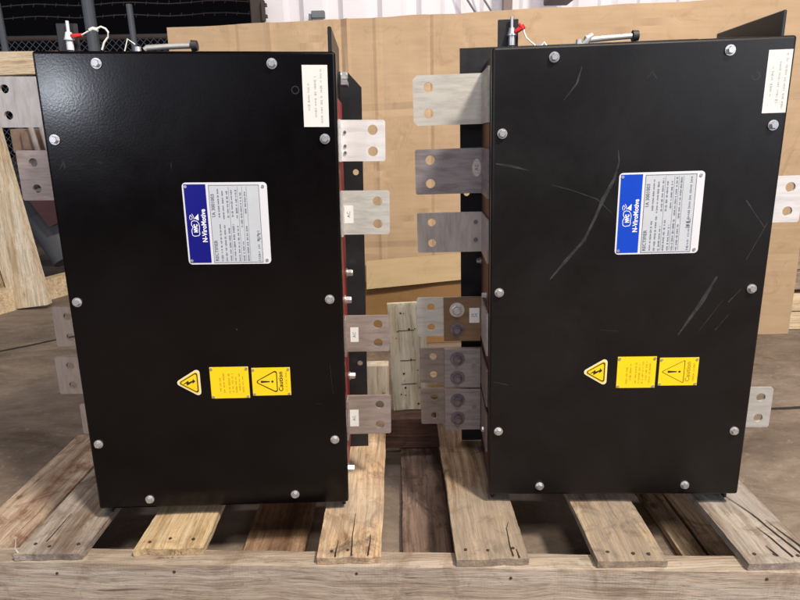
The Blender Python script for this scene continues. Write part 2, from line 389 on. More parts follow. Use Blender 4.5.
def cabinet(matrix, label, variant):
    rng = random.Random(11 if variant == 'L' else 23)
    root = empty('electrical_cabinet', mat=matrix)
    tag(root, label, 'cabinet')
    paint = M['paintL'] if variant == 'L' else M['paintR']
    W, H = .25, .86
    mb = MB(); mb.box(-W, W, 0, .024, 0, H, .005, 3)
    cover = mb.build('cover', paint, root)
    for x, z in [(-.146,.84),(.143,.84),(-.2315,.718),(.2275,.7175),(-.2335,.431),(.226,.4295),(-.232,.145),(.2265,.1425),(-.147,.021),(.1425,.023)]:
        hexbolt(x, 0, z, .0066, .0060, rot=rng.uniform(-9, 9)).build('bolt', M['zinc'], cover)
    # blanked screw hole
    mb = MB(); hx = .18 if variant == 'L' else .19; hz = .798
    for k in range(20):
        a, b = 2*PI*k/20, 2*PI*(k+1)/20
        if variant == 'L' or (k < 5 or k > 8): mb.poly([(hx+.0052*math.cos(a), -.0004, hz+.0052*math.sin(a)), (hx+.0052*math.cos(b), -.0004, hz+.0052*math.sin(b)), (hx+.0068*math.cos(b), -.0004, hz+.0068*math.sin(b)), (hx+.0068*math.cos(a), -.0004, hz+.0068*math.sin(a))])
    mb.build('screw_hole', M['core'] if variant == 'L' else M['scuff'], cover)
    # scuffs in the paint
    mb = MB()
    if variant == 'R':
        S = [([(-.03,.684),(-.027,.664),(-.034,.634),(-.051,.6),(-.065,.563),(-.081,.527),(-.11,.492),(-.14,.455)], [.002,.003,.006,.009,.006,.007,.008,.003]),
             ([(-.099,.823),(-.106,.797),(-.127,.77)], [.0015,.004,.002]),
             ([(.162,.454),(.14,.407),(.102,.342)], [.006,.009,.003]),
             ([(-.142,.627),(-.107,.617),(-.062,.6),(-.034,.574)], [.001,.0013,.002,.001]),
             ([(.198,.591),(.235,.542)], [.003,.0015]), ([(.24,.551),(.21,.483)], [.002,.001]),
             ([(.208,.429),(.187,.404)], [.002,.003]), ([(.178,.41),(.14,.35)], [.001,.0015]), ([(.19,.38),(.169,.35)], [.001,.0015]),
             ([(-.043,.354),(-.01,.351)], [.0006,.001]), ([(-.242,.667),(-.214,.662),(-.185,.654)], [.003,.006,.001]),
             ([(-.243,.251),(-.214,.244)], [.0008,.0016]), ([(.02,.809),(.027,.8)], [.001,.002]), ([(.01,.80),(.02,.812)], [.0006,.001])]
    else:
        S = [([(-.04,.68),(-.041,.667)], [.001,.001]), ([(-.231,.668),(-.222,.682),(-.222,.668)], [.001,.006,.001]), ([(-.167,.68),(-.158,.679)], [.0006,.0015]),
             ([(.05,.375),(.052,.372)], [.002,.002]), ([(.19,.22),(.205,.219)], [.0005,.0007]), ([(.222,.30),(.226,.24)], [.0005,.0007])]
    mb.bm.free()
    for pts, w in S:
        mb = MB(); ribbon(mb, pts, [q*(.8 if variant=='R' else .8) for q in w], -.0004, rng); mb.build('scuff_mark', M['scuff'], cover)

    # body behind the cover
    MB().box(-.232, .232, .026, .262, .012, .855).build('body', M['core'], root)
    MB().box(.236, .2425, .026, .268, -.025, .903, .0015, 1).build('side_plate', M['black'], root)
    MB().box(-.2425, -.236, .026, .268, -.025, .858, .0015, 1).build('side_plate', M['black'], root)
    for s in (-1, 1):
        a, b = sorted((s*.2435, s*.2475)); MB().box(a, b, .065, .225, .03, .79 if s > 0 else .76).build('insulating_board', M['red' if variant == 'L' else 'redR'], root)
    mb = MB(); mb.plate([(-.291, -.02), (.288, -.02), (.288, .825), (.259, .856), (.2, .858), (.2, .895), (-.291, .895)], [(.272, .648, .0065), (-.277, .592, .0065), (.272, .2, .0065)], .27, .276)
    mb.build('back_plate', M['black'], root)
    # side hardware
    hw = [(.2475, .21, .842), (.2475, .23, .43), (.2475, .23, .185), (.2475, .12, .396), (.2475, .05, .049)] if variant == 'L' else []
    hwl = [] if variant == 'L' else [(-.2475, .235, .445), (-.2475, .10, .40), (-.2475, .10, .098)]
    for x, y, z in hw: hexbolt(x, y, z, .008, .012, dirn=(1, 0, 0)).build('bolt', M['zinc'], root)
    for x, y, z in hwl: hexbolt(x, y, z, .006, .008, dirn=(-1, 0, 0)).build('bolt', M['zinc'], root)
    if variant == 'R': hexbolt(.2475, .03, .388, .005, .012, dirn=(1,0,0)).build('bolt', M['zinc'], root); hexbolt(.2475, .03, .70, .004, .008, dirn=(1,0,0)).build('bolt', M['zinc'], root)
    if variant == 'L':
        MB().box(.2480, .262, .18, .24, .822, .832, .001, 1).build('clip', M['zinc'], root)

    # bus bars
    def sticker(bar, x0, x1, z0, z1, y, mat='paper', rows=1, dark=False):
        s = MB().box(x0, x1, y-.0004, y-.0001, z0, z1).build('sticker', M[mat], bar)
        mb = MB()
        for k in range(rows): text_into(mb, rng.choice(['A23', '4C7', 'B12']) if False else 'AC' if rows == 1 else '24', .0085, x0+(x1-x0)*(k+1)/(rows+1), (z0+z1)/2, y-.0007, PI/2)
        mb.build('sticker_print', M['ink'], bar)
    if variant == 'L':
        bars = [(1, .334, .677, .752, .08, 'bar_bright'), (1, .341, .538, .622, .08, 'bar_pale'), (1, .3385, .297, .373, .08, 'bar_warm'), (1, .340, .112, .199, .08, 'bar_warm'),
                (-1, -.435, .743, .838, .18, 'bar'), (-1, -.402, .600, .699, .18, 'bar_warm'), (-1, -.38, .286, .375, .18, 'bar_tan'), (-1, -.39, .175, .262, .18, 'bar_tan'), (-1, -.352, .078, .150, .18, 'bar_tan')]
    else:
        bars = [(-1, -.39, .739, .836, .18, 'bar_pale'), (-1, -.389, .600, .692, .18, 'bar_grey'), (-1, -.388, .476, .561, .18, 'bar'), (-1, -.393, .286, .375, .18, 'bar_pale'),
                (-1, -.39, .174, .257, .18, 'bar_dark'), (-1, -.389, .071, .159, .18, 'bar_dark'),
                (1, .341, .538, .625, .08, 'bar_bright'), (1, .339, .108, .197, .08, 'bar_pale')]
    for i, (s, outer, z0, z1, d, mt) in enumerate(bars):
        b = bus_bar(root, s, outer, z0, z1, d, M[mt], .0235 if s > 0 else .031, .0092 if (s > 0) else (.0095 if i < 2 else .0085), corner=.008 if (variant == 'R' and i == 0) else .003, front=.05)
        y = d
        if variant == 'L' and i == 0:
            for zz in (.73, .705, .693): MB().cyl((.2585, y-.0005, zz), (.2585, y-.003, zz), .0028, n=10).build('rivet', M['bolt_dark'], b)
        if variant == 'L' and i == 1: sticker(b, .2535, .271, .560, .594, y)
        if variant == 'L' and i == 2: sticker(b, .259, .2755, .318, .349, y)
        if variant == 'L' and i == 3: sticker(b, .2535, .272, .130, .168, y)
        if variant == 'R' and i == 1:
            mb = MB(); mb.plate([( -.262+.009*math.cos(t*PI/10), .652+.018*math.sin(t*PI/10)) for t in range(20)], [], y-.0004, y-.0001); mb.build('sticker', M['bar_pale'] , b)
            mb = MB(); text_into(mb, 'A2', .010, -.262, .652, y-.0008, PI/2); mb.build('sticker_print', M['ink'], b)
        if variant == 'R' and i == 2:
            for zz in (.540, .502): MB().cyl((-.264, y-.0005, zz), (-.264, y-.003, zz), .0045, n=12).build('rivet', M['bolt_dark'], b)
        if variant == 'R' and i in (3, 4, 5):
            zo0 = z0 - (.010 if i < 5 else .012); x0 = -.334
            mb = MB(); mb.plate([(x0, zo0), (-.2535, zo0), (-.2535, z1+.001), (x0, z1+.001)], [], y-.0065, y-.0005)
            mb.build('overlay_plate', M['bar_brown'] if i == 3 else M['bar_grey'], b)
            for zz in ((z0+z1)/2+.021-.003, (z0+z1)/2-.024-.003):
                mb = hexbolt(-.305, y-.0065, zz, .0105, .008)
                mb.cyl((-.305, y-.0068, zz), (-.305, y-.0082, zz), .0165, n=24)
                mb.cyl((-.305, y-.016, zz), (-.305, y-.021, zz), .006, n=12)
                mb.build('bolt', M['zinc'] if i == 3 and zz > .33 else M['bolt_dark'], b, True)
            if i == 3: sticker(b, -.278, -.256, .318, .352, y-.0066, rows=2)
            else:
                s_ = MB().box(-.273, -.262, y-.0070, y-.0066, (z0+z1)/2-.018, (z0+z1)/2+.020).build('sticker', M['bar_grey'], b)
                mb = MB(); text_into(mb, 'T4', .009, -.2675, (z0+z1)/2, y-.0073, PI/2); mb.build('sticker_print', M['ink'], b)

    # name plate
    npl = MB(); npl.plate(rrect(-.0255, .1225, .4985, .6445, .007), [], -.0012, -.0002)
    npl = npl.build('nameplate', M['plate'], root)
    y = -.0016
    MB().poly([(-.0225, y, .5015), (.0155, y, .5015), (.0155, y, .6415), (-.0225, y, .6415)]).build('blue_panel', M['blue'] if variant == 'L' else M['blueR'], npl)
    mb = MB(); mb.poly([(.0205, y, .5015), (.1085, y, .5015), (.1085, y, .6400), (.0205, y, .6400)]); mb.build('printed_panel', M['print_bg'], npl)
    mb = MB()
    y2 = -.0020
    for a, b_, c, d in [(.0205, .0211, .5015, .6400), (.1079, .1087, .5015, .6400), (.0205, .1087, .5015, .5021), (.0205, .1087, .6394, .6402)]:
        mb.poly([(a, y2, c), (b_, y2, c), (b_, y2, d), (a, y2, d)])
    text_into(mb, 'RECTIFIER', .0085, .0265, .5045, y2, PI/2, .0001, .95, 'LEFT')
    text_into(mb, '1A 3001003', .0085, .0265, .583, y2, PI/2, .0001, .95, 'LEFT')
    for k in range(7):
        x = .036+k*.0078
        split = rng.uniform(.56, .59)
        microprint(mb, x, .5045, split-rng.uniform(.006, .03), y2, .0036, rng)
        microprint(mb, x, split, .636-rng.uniform(0, .01), y2, .0036, rng)
        if k in (2, 4, 5, 6): mb.poly([(x+.0033, y2, .5045), (x+.0037, y2, .5045), (x+.0037, y2, .637), (x+.0033, y2, .637)])
    microprint(mb, .1025, .5045, .56, y2, .0045, rng, w=.0022)
    if variant == 'L':
        for q in (0, .009): mb.poly([(.100, y2, .540+q), (.1065, y2, .5445+q), (.1065, y2, .5462+q), (.100, y2, .5417+q)])
    else:
        mb.poly([(.096, y2, .545), (.104, y2, .545), (.104, y2, .5456), (.096, y2, .5456)]); mb.poly([(.096, y2, .556), (.104, y2, .556), (.104, y2, .5566), (.096, y2, .5566)])
        microprint(mb, .100, .547, .555, y2, .006, rng, w=.0012); microprint(mb, .100, .56, .635, y2, .0045, rng, w=.0016)
    mb.build('printing', M['ink'], npl)
    mb = MB()
    text_into(mb, 'N-ViroMotive', .0118, .0078, .5685, y2, PI/2, .00035, .84)
    # emblem: rounded badge with letters, ears and a small sail above
    def ring(pts, w, close=True):
        n = len(pts)
        for i in range(n if close else n-1):
            a = Vector((pts[i][0], 0, pts[i][1])); b = Vector((pts[(i+1) % n][0], 0, pts[(i+1) % n][1])); d = (b-a).normalized(); q = Vector((-d.z, 0, d.x))*w/2
            mb.poly([(a+q+Vector((0, y2, 0))), (b+q+Vector((0, y2, 0))), (b-q+Vector((0, y2, 0))), (a-q+Vector((0, y2, 0)))])
    ring([(-.0145,.556),(-.0140,.552),(-.0105,.550),(-.0030,.551),(-.0010,.554),(-.0015,.560),(-.0005,.566),(-.0015,.573),(-.0045,.577),(-.0100,.578),(-.0140,.576),(-.0145,.570),(-.0120,.566),(-.0148,.561)], .0011)
    text_into(mb, 'NVC', .0090, -.0070, .5640, y2, PI/2, .0006, .75)
    ring([(-.0155,.579),(-.0168,.584),(-.0150,.588),(-.0120,.584),(-.0135,.579)], .0009, False)
    mb.poly([(-.0010, y2, .578), (-.0010, y2, .590), (-.0085, y2, .582)])
    ring([(-.0125,.590),(-.0100,.586),(-.0090,.580)], .0009, False)
    mb.build('emblem', M['white'], npl)
    for x, z in ((-.0195, .6375), (-.0195, .5055), (.1155, .6375), (.1155, .5055)):
        MB().cyl((x, -.0012, z), (x, -.0026, z), .0027, n=12).build('rivet', M['zinc'], npl)

    # yellow warnings
    def sheet(name, outl, mat, yy=-.0006, parent=root):
        mb = MB(); mb.plate(outl, [], yy, -.0001); return mb.build(name, M[mat], parent)
    def rtri(ax, bx, zc, hh, r):
        P = [Vector((ax, zc)), Vector((bx, zc-hh)), Vector((bx, zc+hh))]; out = []
        for i in range(3):
            p, a, b = P[i], P[i-1], P[(i+1) % 3]
            u = (a-p).normalized(); v = (b-p).normalized(); ang = u.angle(v)/2; t = r/math.tan(ang); c = p+(u+v).normalized()*(r/math.sin(ang))
            s0 = p+u*t; s1 = p+v*t; a0 = math.atan2(s0.y-c.y, s0.x-c.x); a1 = math.atan2(s1.y-c.y, s1.x-c.x)
            da = (a1-a0+PI) % (2*PI)-PI
            for k in range(6): out.append((c.x+r*math.cos(a0+da*k/5), c.y+r*math.sin(a0+da*k/5)))
        return out
    zc = .269
    t = sheet('voltage_sticker', rtri(-.0745, -.0255, zc, .0305, .006), 'cream')
    mb = MB(); mb.poly([(x, -.0009, z) for x, z in rtri(-.0700, -.0280, zc, .0262, .005)]); mb.build('yellow_field', M['yellow'], t)
    mb = MB()
    A = rtri(-.0670, -.0298, zc, .0225, .0035); B = rtri(-.0640, -.0318, zc, .0192, .0025)
    for i in range(len(A)):
        j = (i+1) % len(A); mb.poly([(A[i][0], -.0012, A[i][1]), (A[j][0], -.0012, A[j][1]), (B[j][0], -.0012, B[j][1]), (B[i][0], -.0012, B[i][1])])
    # lightning flash, its top to the left
    F = [(-.0590, zc-.0035), (-.0480, zc+.0045), (-.0472, zc+.0010), (-.0390, zc+.0050), (-.0392, zc+.0085), (-.0345, zc+.0028), (-.0405, zc-.0020), (-.0400, zc+.0012), (-.0510, zc-.0055), (-.0515, zc-.0010)]
    mb.poly([(a, -.0012, b) for a, b in F])
    mb.build('black_symbol', M['inkblack'], t)
    s1 = sheet('notice_sticker', [(-.0065, .2355), (.0665, .2355), (.0665, .2995), (-.0065, .2995)], 'yellow')
    mb = MB()
    xs = [.012, .019, .029, .0355, .042, .0485, .055]
    for x in xs: microprint(mb, x, .244+rng.uniform(0, .008), .290-rng.uniform(0, .012), -.0009, .0036, rng, w=.0014)
    mb.build('printing', M['inkolive'], s1)
    for x in (-.003, .063):
        for z in (.239, .296): MB().cyl((x, -.0007, z), (x, -.0022, z), .0026, n=10).build('rivet', M['zinc'], s1)
    s2 = sheet('caution_sticker', [(.0725, .2395), (.1455, .2395), (.1455, .2965), (.0725, .2965)], 'yellow')
    zc = .268
    mb = MB(); A = rtri(.0770, .1205, zc, .0245, .004); B = rtri(.0800, .1188, zc, .0212, .003)
    if variant == 'R': B = rtri(.0786, .1192, zc, .0226, .0015); A = rtri(.0768, .1202, zc, .0240, .0018)
    for i in range(len(A)):
        j = (i+1) % len(A); mb.poly([(A[i][0], -.0009, A[i][1]), (A[j][0], -.0009, A[j][1]), (B[j][0], -.0009, B[j][1]), (B[i][0], -.0009, B[i][1])])
    mb.poly([(.0890, -.0009, zc-.0022), (.1060, -.0009, zc-.0010), (.1060, -.0009, zc+.0010), (.0890, -.0009, zc+.0022)])
    mb.poly([(.1110+.0022*math.cos(k*PI/6), -.0009, zc+.0022*math.sin(k*PI/6)) for k in range(12)])
    mb.build('warning_triangle', M['inkblack'], s2)
    mb = MB(); text_into(mb, 'Caution', .0118, .1272, zc, -.0009, PI/2, .0002, 1.02); mb.build('caution_lettering', M['inkblack'] if variant == 'L' else M['inkolive'], s2)
    mb = MB(); microprint(mb, .1375, .248, .288, -.0009, .0038, rng, w=.0016); mb.build('printing', M['inkolive'], s2)
    for x in (.0760, .1420):
        for z in (.243, .293): MB().cyl((x, -.0007, z), (x, -.0022, z), .0024, n=10).build('rivet', M['zinc'], s2)
    # white paper label
    x0, x1 = (.1925, .2355) if variant == 'L' else (.2065, .2455)
    s3 = sheet('paper_label', [(x0, .7375), (x1, .7375), (x1, .838), (x0, .838)], 'paper')
    mb = MB()
    for x, a, b in ((x0+.010, .765, .811), (x0+.0215, .754, .820), (x0+.0315, .744, .832)): microprint(mb, x, a, b, -.0009, .0042, rng, w=.0016)
    mb.build('printing', M['inkfaint'] , s3)

    # top: terminal bracket, stud, wire, lifting handle
    MB().box(-.234, -.198, .062, .066, .858, .9125, .001, 1).build('terminal_bracket', M['black'], root)
    mb = MB(); mb.cyl((-.2105, .055, .868), (-.2105, .055, .884), .006, n=12); mb.cyl((-.2105, .055, .884), (-.2105, .055, .887), .0085, n=16)
    mb.cyl((-.2105, .055, .887), (-.2105, .055, .897), .0075, .0052, n=12); mb.cyl((-.2105, .055, .897), (-.2105, .055, .915), .0028, n=10)
    mb.build('terminal_stud', M['zinc'] if variant == 'R' else M['plate'], root, True)
    mb = MB()
    if variant == 'L':
        mb.tube([(-.205,.052,.891),(-.198,.050,.890),(-.186,.050,.892)], [.0030,.0040,.0028])
    else:
        mb.tube([(-.206,.050,.889),(-.200,.048,.892),(-.190,.048,.898)], [.003,.0045,.0045]); mb.tube([(-.200,.046,.902),(-.192,.046,.893)], [.003,.003])
    mb.build('crimp_sleeve', M['wire_red'], root, True)
    mb = MB()
    if variant == 'L':
        mb.tube([(-.186,.050,.892),(-.176,.05,.897),(-.170,.050,.899)], .0013)
        mb.tube([(-.172,.050,.899),(-.166,.05,.902),(-.158,.05,.900)], .0032)
        mb.tube([(-.160,.050,.902),(-.152,.05,.905),(-.145,.05,.902),(-.141,.05,.896),(-.143,.05,.888),(-.150,.05,.880),(-.155,.05,.868)], .0017)
        mb.tube([(-.118,.05,.862),(-.110,.05,.886),(-.098,.05,.877)], .0012)
    else:
        mb.tube([(-.192,.048,.897),(-.190,.048,.888),(-.186,.048,.879),(-.178,.048,.872),(-.170,.05,.866)], .0015)
        mb.tube([(-.160,.05,.862),(-.155,.05,.871),(-.148,.05,.862)], .002)
    mb.build('wire', M['wire_white'], root, True)
    hdl = MB(); hdl.tube([(-.082,.05,.868),(-.078,.05,.8715),(-.04,.05,.8735),(-.004,.05,.8750)], .0048, 12)
    if variant == 'R': hdl.tube([(-.084,.05,.862),(-.080,.048,.874),(-.072,.048,.880)], [.006,.0065,.004], 10)
    hdl = hdl.build('handle', M['handle'], root, True)
    MB().cyl((-.002,.052,.8752), (.008,.052,.8756), .0095, .0085, n=18).build('rubber_stop', M['rubber'], hdl, True)
    MB().cyl((-.094,.05,.862), (-.094,.05,.873), .006, .005, n=12).build('bolt', M['zinc'], root)
    if variant == 'R': MB().cyl((-.163,.05,.860), (-.163,.05,.868), .005, n=12).build('bolt', M['zinc'], root)
    return root
def pose(x, y, z, yaw, pit, lean):
    return Matrix.Translation((x, y, z)) @ (Matrix.Rotation(yaw, 4, 'Z') @ Matrix.Rotation(pit, 4, 'X') @ Matrix.Rotation(lean, 4, 'Y'))
CZ = .7333
cabinet(pose(-.3633, 1.0694, CZ-.7087, .0382, -.0038, .0161), 'glossy unscratched black electrical cabinet with dark blue nameplate, left on the pallet', 'L')
cabinet(pose(.4243, 1.0794, CZ-.7079, -.0511, .0049, -.0113), 'dusty black electrical cabinet with long grey scuffs on its cover, right on the pallet', 'R')

# ------------------------------------------------------------------ pallet
pal = empty('wooden_pallet', (0, .93, 0))
tag(pal, 'worn wooden pallet with spaced deck boards carrying both black cabinets', 'pallet')
def board(name, x0, x1, y0, y1, z0, z1, mat, parent, seed, yaw0=0.0, jag=.004, nseg=46, axis='y', label=None):
    """a plank with slightly uneven edges, waney surface and rough ends"""
    bm = bmesh.new(); rng = random.Random(seed)
    Lx, Ly = x1-x0, y1-y0
    nx, ny = (6, nseg) if axis == 'y' else (nseg, 4)
    top = {}; bot = {}
    for i in range(nx+1):
        for j in range(ny+1):
            u, v = i/nx, j/ny
            x = x0+Lx*u; y = y0+Ly*v
            n1 = noise.noise(Vector((x*9+seed, y*7, seed*1.7)))
            n2 = noise.noise(Vector((x*60, y*60+seed, 3.1)))
            if axis == 'y':
                if i in (0, nx): x += n1*.0025+n2*.0012
                if j == 0: y += n2*jag+noise.noise(Vector((x*130, seed, 0)))*jag
                y += -.049*x if False else 0
            else:
                if j == 0: y += noise.noise(Vector((x*5, seed, 0)))*.0015
            dz = noise.noise(Vector((x*14, y*5, seed)))*.0014
            edge = (i in (0, nx) or j in (0, ny))
            top[i, j] = bm.verts.new((x, y, z1+dz-(.0012 if edge else 0)))
            if edge: bot[i, j] = bm.verts.new((x, y+(.002 if j == 0 and axis == 'y' else 0), z0))
    for i in range(nx):
        for j in range(ny): bm.faces.new((top[i, j], top[i+1, j], top[i+1, j+1], top[i, j+1]))
    per = [(i, 0) for i in range(nx)]+[(nx, j) for j in range(ny)]+[(i, ny) for i in range(nx, 0, -1)]+[(0, j) for j in range(ny, 0, -1)]
    for k in range(len(per)):
        a, b = per[k], per[(k+1) % len(per)]; bm.faces.new((top[a], bot[a], bot[b], top[b]))
    bm.faces.new([bot[p] for p in per][::-1])
    bmesh.ops.recalc_face_normals(bm, faces=bm.faces)
    me = bpy.data.meshes.new(name); bm.to_mesh(me); bm.free(); me.materials.append(mat)
    o = bpy.data.objects.new(name, me); C.objects.link(o)
    if parent: o.parent = parent; o.matrix_parent_inverse = Matrix.Translation(-Vector(parent.location))
    if label: o['label'] = label
    return o
def pchild(mb, name, mat, par):
    o = mb.build(name, mat); o.parent = par
    o.matrix_parent_inverse = Matrix.Translation(-Vector(pal.location))
    return o
fy = lambda x: .933-.049*x
spec = [(-.732,-.606,W1,'grey weathered deck board'),(-.512,-.382,W2,'fresh pale deck board with torn splintered end'),(-.162,-.044,W3,'tan deck board with a split end'),
        (.093,.222,W4,'wide cracked tan deck board'),(.345,.470,W4,'grey brown deck board with three nail heads'),(.606,.735,W1,'grey deck board with long cracks')]
boards = []
for i, (a, b, m, lab) in enumerate(spec):
    y0 = fy((a+b)/2)-(.0 if i != 1 else -.018)
    o = board('deck_board', a, b, y0, 1.575, -.016, 0, m, pal, 3+i*5, jag=.003 if i != 1 else .007, label=lab); boards.append(o)
    rng = random.Random(40+i)
    for k in range(3 if i != 2 else 2):
        x = a+(b-a)*(.2+.3*k)+rng.uniform(-.008, .008); y = y0+.022+rng.uniform(-.006, .008)
        mb = MB(); mb.cyl((x, y, -.002), (x, y, .0016), .0032, n=10)
        n = mb.build('nail', M['nail']); n.parent = o
def cracks(o, lines, w=.0008):
    for pts in lines:
        mb = MB(); Q = []
        for i in range(len(pts)-1):
            for k in range(8):
                t = k/8; x = pts[i][0]*(1-t)+pts[i+1][0]*t; y = pts[i][1]*(1-t)+pts[i+1][1]*t
                Q.append((x+noise.noise(Vector((y*30, x*9, 1)))*.0016+noise.noise(Vector((y*140, x*9, 1)))*.0007, y))
        Q.append(pts[-1])
        for i in range(len(Q)-1):
            w0 = w*(1-i/len(Q))*1.2+.0004; w1 = w*(1-(i+1)/len(Q))*1.2+.0004
            mb.poly([(Q[i][0]-w0, Q[i][1], .0018), (Q[i][0]+w0, Q[i][1], .0018), (Q[i+1][0]+w1, Q[i+1][1], .0018), (Q[i+1][0]-w1, Q[i+1][1], .0018)])
        c = mb.build('crack', M['crack']); c.parent = o
cracks(boards[5], [[(.712,.915),(.700,.98),(.690,1.04),(.672,1.10),(.664,1.16)], [(.690,.912),(.683,.97),(.676,1.0)], [(.726,.93),(.714,.98),(.706,1.02)], [(.665,.915),(.662,.945)]], .0013)
cracks(boards[3], [[(.196,.93),(.194,.96),(.197,1.01),(.205,1.03)], [(.206,.925),(.205,.95)]], .0008)
cracks(boards[2], [[(-.098,.940),(-.101,.99),(-.099,1.07)], [(-.068,.94),(-.066,1.0)], [(-.128,.938),(-.127,.985)]], .0009)
cracks(boards[0], [[(-.69,1.0),(-.688,1.09)]], .0007)
# splinters at the torn end of the pale board and the grey board's corner
mb = MB()
for x, dx, h in ((-.446,-.004,.018),(-.438,.003,.012),(-.43,.005,.010),(-.452,-.006,.009),(-.418,.004,.007)):
    mb.tube([(x, .962, -.004), (x+dx*.5, .958, h*.5), (x+dx, .955, h)], [.0014, .001, .0003], 5)
n = mb.build('splinters', W2); n.parent = boards[1]
mb = MB(); mb.tube([(-.727,.972,-.004),(-.729,.968,.010),(-.724,.966,.024),(-.722,.966,.036)], [.0018,.0013,.0008,.0003], 5)
n = mb.build('splinters', M['paper']); n.parent = boards[0]
# stringers across the pallet
fs = board('stringer', -1.05, 1.05, .925, .967, -.108, -.0165, WX, pal, 91, axis='x', nseg=90)
for v in fs.data.vertices: v.co.y += -.049*v.co.x+.004
rng = random.Random(77)
for x in (-.655, -.43, -.09, .19, .64):
    yy = .925-.049*x+.004; z = -.030-rng.uniform(0, .012)
    mb = MB(); mb.cyl((x, yy+.002, z), (x, yy-.0012, z), rng.uniform(.0022, .0032), n=9)
    n = mb.build('nail', M['nail']); n.parent = fs
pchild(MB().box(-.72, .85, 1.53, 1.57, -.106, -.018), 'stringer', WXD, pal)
# lower deck
for (a, b, y0, y1, m, sd) in [(-.349,-.216,1.0,1.62,W6,7),(-.005,.10,1.0,1.6,W5,8),(.575,.625,1.0,1.6,W4,9),(.632,.70,.985,1.6,W3,10)]:
    board('bottom_board', a, b, y0, y1, -.126, -.110, m, pal, sd)
o = board('loose_plank', -.985, -.850, 1.0, 1.66, -.128, -.110, W7, None, 12); tag(o, 'wide reddish plank lying on the floor beside the left end of the pallet', 'plank')

# ------------------------------------------------------------------ floor and things behind
mb = MB(); mb.poly([(-40, -25, -.13), (40, -25, -.13), (40, 60, -.13), (-40, 60, -.13)])
tag(mb.build('floor', M['floor']), kind='structure')
def seam(pts, w):
    mb = MB()
    for i in range(len(pts)-1):
        n = 14
        for k in range(n):
            def P(t):
                x = pts[i][0]*(1-t)+pts[i+1][0]*t; y = pts[i][1]*(1-t)+pts[i+1][1]*t
                return x, y+noise.noise(Vector((x*7, y*7, 0)))*.012, w*(.7+.6*abs(noise.noise(Vector((x*20, y*20, 5)))))
            a = P(k/n); b = P((k+1)/n)
            mb.poly([(a[0], a[1]-a[2], -.126), (b[0], b[1]-b[2], -.126), (b[0], b[1]+b[2], -.126), (a[0], a[1]+a[2], -.126)])
    tag(mb.build('floor_joint', M['seam']), kind='structure')
seam([(-2.3, 2.1), (-1.76, 2.5), (-1.59, 2.65), (-1.1, 3.0)], .011)
seam([(1.08, 1.775), (2.2, 1.79)], .006)

def sheet3d(name, x0, x1, z0f, z1f, yf, mat, thick=.005, dx=.0125, dz=.02):
    bm = bmesh.new(); nx = int((x1-x0)/dx); nz = 50
    F = [[None]*(nz+1) for _ in range(nx+1)]; B = [[None]*(nz+1) for _ in range(nx+1)]
    for i in range(nx+1):
        x = x0+(x1-x0)*i/nx; a, b = z0f(x), z1f(x)
        for j in range(nz+1):
            z = a+(b-a)*j/nz; y = yf(x, z)
            F[i][j] = bm.verts.new((x, y, z)); B[i][j] = bm.verts.new((x, y+thick, z))
    for i in range(nx):
        for j in range(nz):
            bm.faces.new((F[i][j], F[i+1][j], F[i+1][j+1], F[i][j+1])); bm.faces.new((B[i][j], B[i][j+1], B[i+1][j+1], B[i+1][j]))
    for i in range(nx):
        for j in (0, nz): bm.faces.new((F[i][j], B[i][j], B[i+1][j], F[i+1][j]))
    for j in range(nz):
        for i in (0, nx): bm.faces.new((F[i][j], F[i][j+1], B[i][j+1], B[i][j]))
    bmesh.ops.recalc_face_normals(bm, faces=bm.faces)
    me = bpy.data.meshes.new(name); bm.to_mesh(me); bm.free(); me.materials.append(mat)
    o = bpy.data.objects.new(name, me); C.objects.link(o); return o
vg = [(-.63,.009,.005), (-.49,.012,-.006), (-.215,.012,.010), (-.19,.010,-.010), (-.07,.012,-.008), (.14,.007,.007), (.47,.02,-.006), (.93,.01,.004)]
hg = [(.855,.004,.006), (.29,.006,.005), (.225,.004,.006)]
def yf(x, z):
    y = 2.53+.022*noise.noise(Vector((x*1.6, z*1.4, 2)))+.010*noise.noise(Vector((x*5, z*4, 7)))+.003*noise.noise(Vector((x*17, z*13, 4)))
    for x0, z0, a, L, d in ((.02, .74, 1.0, .16, .010), (-.33, 1.1, .5, .3, .006), (.30, 1.07, -1.2, .15, .006), (.08, .42, .4, .12, .008), (.9, 1.12, .25, .4, .007), (-.08, .62, -.7, .09, .007), (1.62, .6, 1.3, .3, .008), (.2, .95, .15, .25, .005)):
        u = (x-x0)*math.cos(a)+(z-z0)*math.sin(a); q = -(x-x0)*math.sin(a)+(z-z0)*math.cos(a)
        if abs(u) < L: y += d*(1-abs(u)/L)*max(0, 1-abs(q)/.018)
    for g, w, d in vg: xx = g+.006*noise.noise(Vector((z*3, g, 0))); y += d*max(0, 1-abs(x-xx)/(w*1.5))
    for g, w, d in hg: zz = g+.02*x*.3; y += d*max(0, 1-abs(z-zz)/(w*2.4)) if x > -.2 else 0
    return y
cb = sheet3d('cardboard_sheet', -.885, 1.715, lambda x: -.129, lambda x: 1.175+.027*(x+.89)+.004*noise.noise(Vector((x*6, 0, 0))), yf, M['card'])
tag(cb, 'large creased brown cardboard sheet standing upright behind both cabinets', 'cardboard')
fl = sheet3d('cardboard_flap', -.14, .95, lambda x: .128+.075*(x+.14), lambda x: .242+.06*(x+.14), lambda x, z: 2.500-.035*(.24-z)/.1+.005*noise.noise(Vector((x*6, z*9, 1))), M['cardflap'], .005, .02)
tag(fl, 'pale horizontal cardboard flap folded out between the two cabinets', 'cardboard flap')
dk = sheet3d('cardboard_sheet', -.155, .93, lambda x: -.128, lambda x: .16+.05*x, lambda x, z: 2.498+.006*noise.noise(Vector((x*4, z*5, 9))), M['cardshade'], .005, .03)
